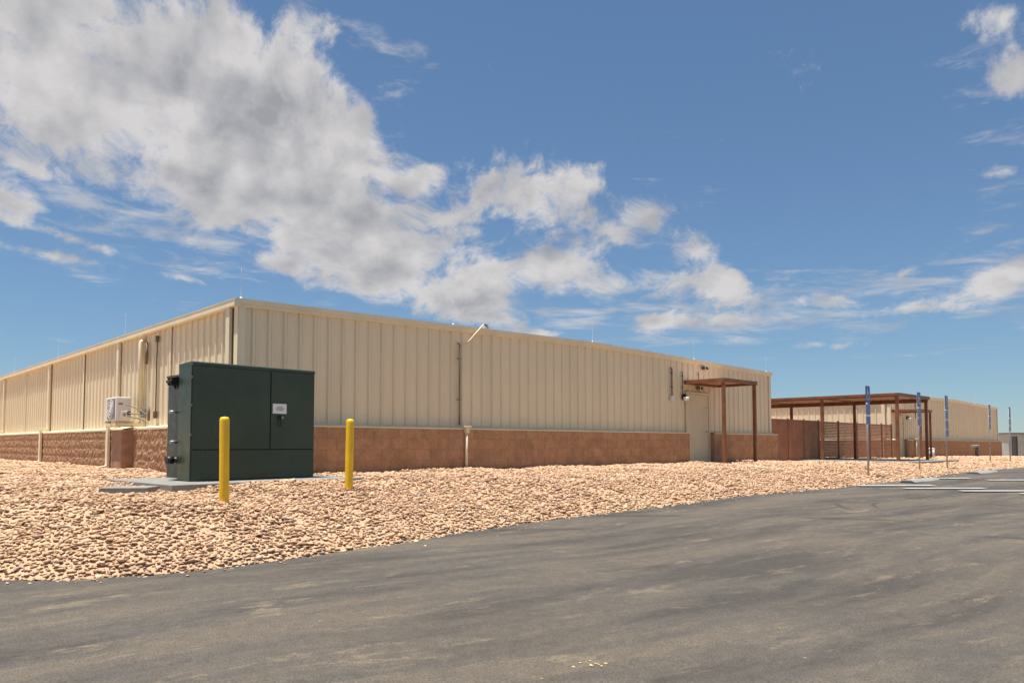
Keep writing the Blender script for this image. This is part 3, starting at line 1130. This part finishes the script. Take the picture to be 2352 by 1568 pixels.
twin_light(C1, 15.62, 2.40, 'small dark twin light under the near door canopy', 'conduit_dark')
t = twin_light(C1, 15.95, 3.10, 'black twin floodlight under the roof edge above the door canopy', 'black')
t.name = 'floodlight'

# ------------------------------------------------------------------ condenser on the eave wall
AC = thing('air_conditioner', 'white outdoor air conditioner unit on the brown pier of the eave wall', 'air conditioner', wpos(C1, -PO - .07, 5.22, 1.07), ANG)
# local: x outward is negative, y along the wall
MB().box(-.33, 0, 0, .80, .03, .585).build('casing', M['white'], AC, bevel=.025)
MB().box(-.345, -.33, .08, .62, .07, .55).build('front_grille', M['grille'], AC, bevel=.004)
fan = MB()
for k in range(14):
    a = k * math.pi / 14
    fan.tube([(-.350, .35 + .22 * math.cos(a), .31 + .22 * math.sin(a)), (-.350, .35 - .22 * math.cos(a), .31 - .22 * math.sin(a))], .004, 4)
for rr in (.08, .15, .22):
    fan.tube([(-.354, .35 + rr * math.cos(x * R(15)), .31 + rr * math.sin(x * R(15))) for x in range(25)], .005, 4)
fan.build('fan_guard', M['white'], AC)
MB().box(-.24, -.06, -.045, -.0005, .10, .26).build('valve_cover', M['white'], AC, bevel=.012)
MB().box(-.19, -.14, -.062, -.045, .14, .20).build('service_label', M['grille'], AC)
MB().box(-.28, -.19, -.02, -.0005, .40, .45).build('hand_grip', M['grille'], AC, bevel=.006)
MB().box(-.10, -.03, -.07, -.0005, .17, .25).build('valve', M['black'], AC, bevel=.008)
for (z0, z1) in ((.40, .20), (.22, .14), (.14, .02)):
    MB().tube([(-.10, -.01, z0), (-.06, -.12, z0 - .02), (.06, -.30, (z0 + z1) / 2), (.17, -.42, z1), (.19, -.46, z1 - .05)], .014, 8).build('refrigerant_line', M['copper'], AC)
for y in (.12, .66):
    m = MB()
    m.box(-.38, .26, y - .02, y + .02, -.02, .03).box(.20, .245, y - .02, y + .02, -.10, .10)
    m.build('bracket', M['trim'], AC)
MB().box(-.33, .20, .02, .78, -.085, -.022).build('mount_plate', M['trim'], AC)
dv = thing('disconnect_box', 'small grey disconnect switch box beside the white air conditioner', 'switch box', wpos(C1, 0, 4.98, 1.22), ANG)
MB().box(-.13, -.04, -.06, .06, -.05, .16).build('casing', M['galv'], dv, bevel=.006)
MB().box(-.145, -.13, -.02, .02, .0, .09).build('handle', M['black'], dv)

# ------------------------------------------------------------------ transformer cabinet on its pad
pad = MB().box(-.56, 2.60, -.72, 1.75, -.22, 0).build('concrete_pad', M['concrete'], bevel=.012, loc=(TX0.x, TX0.y, TX0.z), rotz=TANG)
tag(pad, 'grey concrete pad under the dark green cabinet', 'concrete pad')
vx, vy = -5.16, 10.05
vl = MB().box(-.30, .30, -.24, .24, -.10, 0).build('vault_lid', M['concrete'], bevel=.008, loc=(vx, vy, -.015), rotz=.12)
tag(vl, 'flat pale concrete vault lid left of the cabinet pad', 'lid')

T = thing('transformer_cabinet', 'dark green transformer cabinet on a concrete pad behind the yellow bollards', 'electrical cabinet', (TX0.x, TX0.y, TX0.z + .004), TANG)
CW, CH, CDp = 2.07, 1.785, .47
MB().box(.012, CW - .012, .020, CDp, 0, CH - .03).build('body', M['green'], T, bevel=.006)
lid = MB()
lid.prism([(-.012, CH - .055), (-.012, CH - .01), (.02, CH + .006), (CDp + .0, CH - .012), (CDp + .012, CH - .055)], 'x', -.004, CW + .004)
lid.build('lid', M['green'], T, bevel=.004)
SX_ = CW * .612
MB().box(.006, SX_ - .006, -.004, .019, .475, CH - .060).build('door', M['green'], T, bevel=.005)
d2 = MB().box(SX_ + .008, CW - .006, -.010, .019, .475, CH - .060).build('door', M['green'], T, bevel=.005)
d2['label'] = 'right door with white label and black handle'
MB().box(.006, CW - .006, -.002, .019, .004, .462).build('sill_panel', M['green'], T, bevel=.005)
MB().box(.02, CW - .02, .014, .0195, .40, CH - .06).build('seam', M['gap'], T)
MB().box(-.012, .020, .012, CDp - .02, .006, CH - .058).build('side_panel', M['green'], T, bevel=.004)
MB().box(CW - .014, CW + .010, .012, CDp - .02, .006, CH - .058).build('side_panel', M['green'], T, bevel=.004)
for hz in (.66, 1.10, 1.52):
    MB().tube([(-.010, -.010, hz - .045), (-.010, -.010, hz + .045)], .013, 8).build('hinge', M['hinge'], T)
LBX = SX_ + .035
pl = MB().box(LBX, LBX + .245, -.0155, -.0105, 1.045, 1.205).build('label_plate', M['signwhite'], d2)
ip = MB()
ip.box(LBX + .085, LBX + .165, -.0167, -.0153, 1.085, 1.165)
ip.box(LBX + .055, LBX + .195, -.0164, -.0153, 1.105, 1.145)
ink = ip.build('label_print', M['ink'], T)
hp = MB().lathe([(0, 0), (.035, 0), (.035, .02), (.016, .022), (.016, .045), (0, .045)], 14).build('handle_boss', M['black'], d2, loc=(LBX + .12, -.010, .985))
hp.rotation_euler = (R(90), 0, 0)
MB().tube([(LBX + .12, -.052, .99), (LBX + .125, -.056, .90), (LBX + .135, -.050, .83)], [.013, .011, .013], 8).build('handle', M['black'], d2)
MB().box(LBX + .145, LBX + .185, -.030, -.0105, .965, 1.0).build('padlock', M['galv'], d2, bevel=.006)
# tank behind the compartment
tank = MB().box(.022, CW - .022, CDp, CDp + .46, .03, CH - .20).build('tank', M['green_tank'], T, bevel=.02)
MB().box(.005, CW - .005, CDp + .002, CDp + .49, CH - .20, CH - .165).build('tank_cover', M['green_tank'], T, bevel=.008)
for k in range(9):
    MB().box(.15 + k * .22, .18 + k * .22, CDp + .462, CDp + .62, .12, CH - .34).build('cooling_fin', M['green_tank'], T)
br = MB()
br.prism([(-.10, CH - .22), (.13, CH - .20), (.13, CH - .50), (.04, CH - .42), (-.02, CH - .33), (-.10, CH - .33)], 'y', CDp + .05, CDp + .075)
br.prism([(-.10, CH - .22), (.13, CH - .20), (.13, CH - .50), (.04, CH - .42), (-.02, CH - .33), (-.10, CH - .33)], 'y', CDp + .16, CDp + .185)
br.build('lifting_bracket', M['black'], T)
MB().tube([(-.085, CDp + .03, CH - .275), (-.085, CDp + .21, CH - .275)], .03, 8).build('bracket_pin', M['black'], T)
for (hz, ln) in ((CH - .74, .13), (CH - 1.20, .11)):
    MB().tube([(.03, CDp + .09, hz), (.03 - ln, CDp + .09, hz)], .022, 8).build('lug', M['galv'], T)
vb = MB()
vb.tube([(.13, CDp + .07, .31), (-.05, CDp + .07, .31)], .045, 10)
vb.tube([(-.04, CDp + .07, .31), (-.14, CDp + .07, .31)], .060, 10)
vb.build('drain_valve', M['black'], T)

# ------------------------------------------------------------------ bollards
BH = 1.10


def make_bollard():
    t = thing('bollard', 'x', 'bollard', (0, 0, 0), 0, 'yellow bollards in front of the cabinet')
    prof = [(.0595, -.35), (.0595, 0), (.0600, BH - .05), (.0585, BH - .028), (.051, BH - .010), (.035, BH - .001), (0, BH + .003)]
    MB().lathe(prof, 28).build('sleeve', M['yellow'], t)
    MB().lathe([(0, -.36), (.085, -.36), (.085, -.02), (.062, -.012), (.062, -.35)], 20).build('footing', M['concrete'], t)
    return t


for i, (px_, py_, zz) in enumerate(((-3.635, 9.4, -.195), (-2.415, 11.0, -.17))):
    if i == 0:
        bo = make_bollard()
        first_bollard = bo
        bo['label'] = 'yellow bollard in front of the green cabinet doors'
    else:
        bo = copy_tree(first_bollard)
        bo['label'] = 'yellow bollard to the right of the green cabinet, before the block wall'
    bo.location = (px_, py_, zz)
    bo.rotation_euler = (R(.5), R(-.6 if i == 0 else .3), i * 1.3)


# ------------------------------------------------------------------ entry canopies
def make_canopy(label, base, r0, width, depth, ztop):
    t = thing('entry_canopy', label, 'canopy', wpos(base, r0, -PO * 0, 0), ANG, 'brown steel canopies over the entry doors')
    bh = .12
    MB().box(-.02, width + .02, -depth, -depth + .05, ztop - bh, ztop).build('beam', M['brown'], t, bevel=.004)
    MB().box(-.02, width + .02, -.10, -.04, ztop - bh, ztop).build('beam', M['brown'], t, bevel=.004)
    MB().box(-.02, .03, -depth + .052, -.102, ztop - bh, ztop).build('beam', M['brown'], t, bevel=.004)
    MB().box(width - .03, width + .02, -depth + .052, -.102, ztop - bh, ztop).build('beam', M['brown'], t, bevel=.004)
    dk = MB()
    n = 12
    for k in range(n):
        x = .03 + (width - .06) * k / n
        dk.prism([(x, ztop - .045), (x + (width - .06) / n * .45, ztop - .045), (x + (width - .06) / n * .6, ztop - .012), (x + (width - .06) / n, ztop - .012), (x + (width - .06) / n, ztop - .008), (x, ztop - .008)], 'y', -depth + .054, -.104)
    dk.build('deck', M['deck'], t)
    for x in (.05, width - .07):
        p = MB().box(x - .047, x + .047, -depth + .025, -depth + .119, -.22, ztop - bh - .002).build('post', M['brown'], t, bevel=.005)
        MB().box(x - .11, x + .11, -depth - .035, -depth + .185, -.10, .0).build('base_plate', M['brown'], p, bevel=.004)
    return t


make_canopy('brown steel canopy on two posts over the near building door', C1, 14.80, 2.06, 1.50, 2.62)
make_canopy('small brown canopy over the far building door', C2, .12, 1.62, 1.45, 2.46)
# ------------------------------------------------------------------ shade structure between the buildings
SHB = Vector((*bl(23.98, -3.40), -.15))
sh = thing('shade_structure', 'large flat brown shade structure between the two metal buildings', 'pergola', SHB, ANG)
SW, SL, ST = 3.30, 11.4, 2.60
for (x0, x1, y0, y1, zt) in ((-.06, .06, -.06, SL, ST), (SW - .06, SW + .06, -.06, SL, ST)):
    MB().box(x0, x1, y0, y1, zt - (.10 if x0 < 0 else .20), zt - .002).build('beam', M['brown'], sh, bevel=.004)
for k in range(5):
    y = k * 2.85
    MB().box(.062, SW - .062, y - .05, y + .05, ST - .075, ST - .045).build('beam', M['brown'], sh, bevel=.004)
dk = MB()
n = 38
for k in range(n):
    y = -.05 + (SL + .05) * k / n
    s = (SL + .05) / n
    dk.prism([(y, ST - .040), (y + s * .45, ST - .040), (y + s * .6, ST - .010), (y + s, ST - .010), (y + s, ST - .004), (y, ST - .004)], 'x', .063, SW - .063)
dk.build('deck', M['deck'], sh)
fa = MB()
fa.box(-.10, SW + .10, -.12, -.062, ST - .08, ST + .04).box(-.10, -.062, -.06, SL, ST - .06, ST + .04).box(SW + .062, SW + .10, -.06, SL, ST - .06, ST + .04)
fa.build('fascia', M['brown'], sh)
for x in (0, SW):
    for k in range(5):
        y = k * 2.85
        p = MB().box(x - .052, x + .052, y - .052, y + .052, -.12, ST - (.102 if x == 0 else .202)).build('post', M['brown'], sh, bevel=.005)
        MB().box(x - .13, x + .13, y - .13, y + .13, -.06, .0).build('base_plate', M['brown'], p, bevel=.004)
slab = MB().box(-.70, SW + .75, -.95, 4.3, -.16, .075).build('slab', M['concrete'], bevel=.01, loc=(SHB.x, SHB.y, SHB.z), rotz=ANG)
slab.name = 'concrete_slab'
tag(slab, 'pale concrete slab under the brown shade structure', 'slab')
ls = MB().box(-.05, 1.95, -1.62, -.22, -.2, 0).build('door_landing', M['concrete'], bevel=.01, loc=wpos(C2, .1, 0, -.02), rotz=ANG)
tag(ls, 'concrete landing under the small far canopy', 'landing')
ls1 = MB().box(.0, 2.1, -1.72, -.205, -.3, 0).build('door_landing', M['concrete'], bevel=.01, loc=wpos(C1, 14.78, 0, -.035), rotz=ANG)
tag(ls1, 'concrete landing under the near door canopy', 'landing')

# ------------------------------------------------------------------ fence between the buildings
FR0, FR1, FSOL = W_ + PO + .03, 32.2, 24.45
flen = 33.7 - FR0
fn = thing('metal_fence', 'brown metal fence joining the two buildings behind the shade structure', 'fence', (*bl(FR0, .12), -.14), ANG)
FH = 1.66
posts = [0.03, 1.5, 2.9, 4.3, 6.3, 8.35, 9.9, 11.4, 12.7]
panelbox = None
for a, b in zip(posts[:3], posts[1:4]):
    n = 4
    for k in range(n):                              # solid sheets with shallow joints
        xa = a + .04 + (b - a - .08) * k / n
        xb = a + .04 + (b - a - .08) * (k + 1) / n
        MB().box(xa + .003, xb - .003, -.012, .012, .05, FH - .02).build('panel', M['fence'], fn)
    MB().box(a + .035, b - .035, -.03, .03, FH - .02, FH + .02).build('rail', M['fence'], fn)
    MB().box(a + .035, b - .035, -.028, .028, .01, .05).build('rail', M['fence'], fn)
ppost = MB().box(-.035, .035, -.035, .035, -.3, FH + .06).build('post', M['fence'], fn, bevel=.004)
for i, p in enumerate(posts):
    o = ppost if i == 0 else inst(ppost, fn)
    o.location = (p, 0, 0)
SLM = {}
for a, b in zip(posts[3:-1], posts[4:]):
    w_ = round(b - a - .072, 3)
    if w_ not in SLM:
        bmx = MB().box(0, w_, -.008, .008, 0, .058)
        o = bmx.build('slat', M['fence'], fn)
        SLM[w_] = o.data
        bpy.data.objects.remove(o)
    for k in range(23):
        add_mesh('slat', SLM[w_], fn, (a + .036, 0, .08 + k * .068))
    MB().box(a + .036, b - .036, -.02, .02, FH - .04, FH).build('rail', M['fence'], fn)
    MB().box(a + .036, b - .036, -.02, .02, .02, .06).build('rail', M['fence'], fn)


# ------------------------------------------------------------------ accessible-parking signs
def make_sign(plates):
    t = thing('parking_sign', 'x', 'sign', (0, 0, 0), ANG, 'blue accessible parking signs')
    MB().tube([(0, 0, -.4), (0, 0, 2.36)], .026, 8).build('post', M['galv'], t)
    z = 2.42
    for kind in plates:
        if kind == 'symbol':
            h = .46
            p = MB().prism(rrect(.305, h, .03), 'y', -.032, -.028).build('plate', M['blue'], t, loc=(0, 0, z - h / 2))
            s = MB()                                 # wheelchair figure as raised vinyl
            s.lathe([(0, 0), (.024, 0), (.024, .003), (0, .003)], 14, (-.02, .135, 0))
            s.tube([(-.02, .10, .002), (-.01, .02, .002), (.055, .02, .002), (.085, -.08, .002), (.11, -.075, .002)], .014, 6)
            s.tube([(-.015, .06, .002), (.045, .055, .002)], .012, 6)
            s.tube([(.0 + .085 * math.cos(R(a)), -.055 + .085 * math.sin(R(a)), .002) for a in range(115, 350, 15)], .011, 6)
            bmesh.ops.transform(s.bm, matrix=Matrix.Diagonal((1, 1, .25, 1)), verts=s.bm.verts)
            sy = s.build('symbol', M['signwhite'], p)
            sy.location = (0, -.0335, 0)
            sy.rotation_euler = (R(90), 0, 0)
        else:
            h = .30 if kind == 'pale' else .23
            p = MB().prism(rrect(.305, h, .02), 'y', -.032, -.028).build('plate', M['bluepale'], t, loc=(0, 0, z - h / 2))
            f = MB()
            f.prism(rrect(.285, h - .02, .015), 'y', -.0338, -.0325)
            f.build('border', M['signwhite'], p)
            g = MB().prism(rrect(.270, h - .035, .012), 'y', -.0352, -.0340)
            g.build('field', M['bluepale'], p)
        for bz in (.3, -.3):
            MB().lathe([(0, 0), (.012, 0), (.010, .006), (0, .007)], 8).build('bolt', M['galv'], p, loc=(0, -.034, bz * h * 1.4)).rotation_euler = (R(90), 0, 0)
        z -= h + .02
    return t


def rrect(w, h, r):
    pts = []
    for (cx, cz, a0) in ((w / 2 - r, h / 2 - r, 0), (-w / 2 + r, h / 2 - r, 90), (-w / 2 + r, -h / 2 + r, 180), (w / 2 - r, -h / 2 + r, 270)):
        for k in range(4):
            a = R(a0 + k * 30)
            pts.append((cx + r * math.cos(a), cz + r * math.sin(a)))
    return pts


signA = make_sign(['symbol', 'pale', 'small'])
signB = make_sign(['symbol', 'pale', 'pale', 'small'])
SIGNS = [(9.46, 19.72, -.31, 'A', 'tall blue accessible parking sign in front of the shade structure'),
         (12.47, 22.72, -.27, 'A', 'blue accessible parking sign beside the corner of the shade structure'),
         (14.24, 24.3, -.27, 'B', 'blue accessible parking sign with the longest stack of plates, past the small canopy'),
         (20.1, 31.2, -.21, 'A', 'blue accessible parking sign in front of the far block base end'),
         (21.45, 31.95, -.27, 'A', 'rightmost blue accessible parking sign, against the sky by the pale shed')]
usedA = usedB = False
for (x, y, z, k, lab) in SIGNS:
    if k == 'A':
        o = signA if not usedA else copy_tree(signA)
        usedA = True
    else:
        o = signB
    o.location = (x, y, z)
    o['label'] = lab

# ------------------------------------------------------------------ wheel stops and painted hatching
ws0 = None
for (xa, ya, xb, yb, lab) in ((10.15, 19.05, 11.55, 20.35, 'pale concrete wheel stop at the gravel edge behind the nearest sign'),
                              (14.05, 22.6, 15.45, 23.95, 'pale concrete wheel stop farther along the gravel edge')):
    if ws0 is None:
        ws0 = MB().prism([(-.20, 0), (.20, 0), (.11, .055), (-.11, .055)], 'x', -1.05, 1.05).build('wheel_stop', M['wheelstop'], bevel=.012)
        o = ws0
    else:
        o = inst(ws0)
    o.location = ((xa + xb) / 2, (ya + yb) / 2, float(z_lot(0, (ya + yb) / 2)) - .005)
    o.rotation_euler.z = math.atan2(yb - ya, xb - xa)
    tag(o, lab, 'wheel stop', 'concrete wheel stops')


def paint(pts):
    bm = bmesh.new()
    n = 6
    rows = []
    for k in range(n + 1):
        f = k / n
        a = Vector(pts[0]).lerp(Vector(pts[1]), f)
        b = Vector(pts[3]).lerp(Vector(pts[2]), f)
        rows.append([bm.verts.new((p.x, p.y, float(z_lot(0, p.y)) + .022)) for p in (a, b)])
    for r0, r1 in zip(rows, rows[1:]):
        bm.faces.new([r0[0], r1[0], r1[1], r0[1]])
    bmesh.ops.recalc_face_normals(bm, faces=bm.faces)
    me = bpy.data.meshes.new('painted_line')
    bm.to_mesh(me)
    bm.free()
    me.materials.append(M['paint'])
    o = bpy.data.objects.new('painted_line', me)
    COL.objects.link(o)
    o.parent = lot
    return o


for (x, y, ln, hw) in ((8.35, 17.95, 1.85, .13), (9.05, 17.15, 1.85, .10), (9.95, 16.5, 1.9, .10), (10.85, 15.85, 1.9, .10), (11.7, 15.2, 1.9, .10), (12.6, 14.5, 1.9, .1),
                       (11.35, 20.3, 1.15, .10), (12.6, 19.7, 1.7, .10), (13.6, 19.0, 1.8, .10), (14.6, 18.2, 1.8, .10), (15.8, 22.6, 1.8, .1), (16.8, 21.9, 1.8, .1)):
    hw *= 1.25
    paint([(x, y - hw, 0), (x + ln, y - hw + .02, 0), (x + ln, y + hw + .02, 0), (x, y + hw, 0)])

# ------------------------------------------------------------------ small things by the far building
pd = thing('drinking_fountain', 'dark pedestal with a pale slanted top before the far block base', 'drinking fountain', (*bl(8.95, -1.6, C2), -.20), ANG)
MB().box(-.07, .07, -.08, .08, -.05, .62).build('column', M['shed_roof'], pd, bevel=.01)
MB().prism([(-.52, .58), (.16, .63), (.16, .72), (-.52, .70)], 'y', -.17, .17).build('basin', M['wheelstop'], pd, bevel=.015)
MB().prism([(-.40, .57), (-.07, .60), (-.07, .38)], 'y', -.03, .03).build('brace', M['shed_roof'], pd)
bn = thing('waste_bin', 'small pale bin beside the post of the far canopy', 'bin', (*bl(2.35, -1.15, C2), -.17), ANG)
MB().lathe([(0, 0), (.16, 0), (.19, .46), (.17, .46), (.165, .44), (0, .44)], 18).build('body', M['white'], bn)
MB().lathe([(.195, .455), (.205, .47), (.195, .50), (.12, .53), (0, .54)], 18).build('lid', M['white'], bn)

# ------------------------------------------------------------------ far background at the right
zb = -.58
sd = thing('storage_shed', 'pale grey-green metal shed with dark roof beyond the far building', 'shed', (0, 0, 0), 0)
Y0 = 72.0
zb = float(z_gravel([47], [Y0])[0])
X0 = (2315 - 1176) / 1701 * Y0
for k in range(26):
    xa = X0 + k * .30
    if k in (1, 2):
        continue
    MB().prism([(xa, Y0), (xa + .20, Y0), (xa + .225, Y0 - .04), (xa + .275, Y0 - .04), (xa + .30, Y0), (xa + .30, Y0 + .05), (xa, Y0 + .05)], 'z', zb - .2, zb + 2.16).build('wall_panel', M['shed'], sd)
MB().box(X0 + .3, X0 + .9, Y0 + .12, Y0 + .17, zb - .2, zb + 1.95).build('door', M['shed_roof'], sd)
MB().box(X0 + .3, X0 + .9, Y0, Y0 + .05, zb + 1.95, zb + 2.16).build('lintel', M['shed'], sd)
MB().box(X0, X0 + 7.8, Y0 + 3, Y0 + 3.05, zb - .2, zb + 2.16).build('rear_wall', M['shed'], sd)
MB().box(X0, X0 + .05, Y0 + .05, Y0 + 3, zb - .2, zb + 2.16).build('side_wall', M['shed'], sd)
MB().box(X0 - .15, X0 + 7.95, Y0 - .2, Y0 + 3.2, zb + 2.161, zb + 2.30).build('roof', M['shed_roof'], sd, bevel=.02)
lw = thing('tan_outbuilding', 'low tan outbuilding with dark roof edge between the far building and the shed', 'outbuilding', (0, 0, 0), 0)
Y1 = 84.0
X1 = (2290 - 1176) / 1701 * Y1
zt = float(z_gravel([55], [Y1])[0])
MB().box(X1, X1 + 6.0, Y1, Y1 + 4, zt - .3, zt + 1.2).build('wall', M['tan'], lw)
MB().box(X1, X1 + 6.0, Y1 + .05, Y1 + 4, zt + 1.2, zt + 2.2).build('upper_wall', M['shed'], lw)
MB().box(X1 - .2, X1 + 6.2, Y1 - .25, Y1 + 4.2, zt + 2.201, zt + 2.52).build('roof', M['shed_roof'], lw)
for (px_, top, lab, Yp) in ((2322, 991, 'thin distant pole left above the shed', 130.0), (2347, 998, 'thin distant pole right above the shed, shorter', 150.0)):
    xx = (px_ - 1176) / 1701 * Yp
    o = thing('utility_pole', lab, 'pole', (xx, Yp, -1.6), 0.1, 'distant utility poles')
    hh = (1020 - top) / 1701 * Yp + CAMZ + 1.6
    MB().tube([(0, 0, 0), (0, 0, hh)], [.12, .08], 8).build('shaft', M['wood'], o)
    MB().box(-.6, .6, -.05, .05, hh - .5, hh - .38).build('crossarm', M['wood'], o)

# ------------------------------------------------------------------ crumbs of mud on the asphalt
cr = MB()
for k in range(14):
    a, r0 = random.uniform(0, 6.28), abs(random.gauss(0, .06))
    cx, cyy = .52 + r0 * math.cos(a) * 1.3 + .1 * r0, 4.72 + r0 * math.sin(a)
    s = random.uniform(.006, .019)
    V, F = vari[k % len(vari)]
    vs = [cr.bm.verts.new((cx + v[0] * s, cyy + v[1] * s, float(z_lot(0, cyy)) + .004 + v[2] * s * .8)) for v in V]
    for f in F:
        cr.bm.faces.new([vs[i] for i in f])
cro = cr.build('mud_crumbs', mat('dry_mud', (0.52, 0.38, 0.19), .95, .1, 20))
tag(cro, kind='stuff')
print('done')
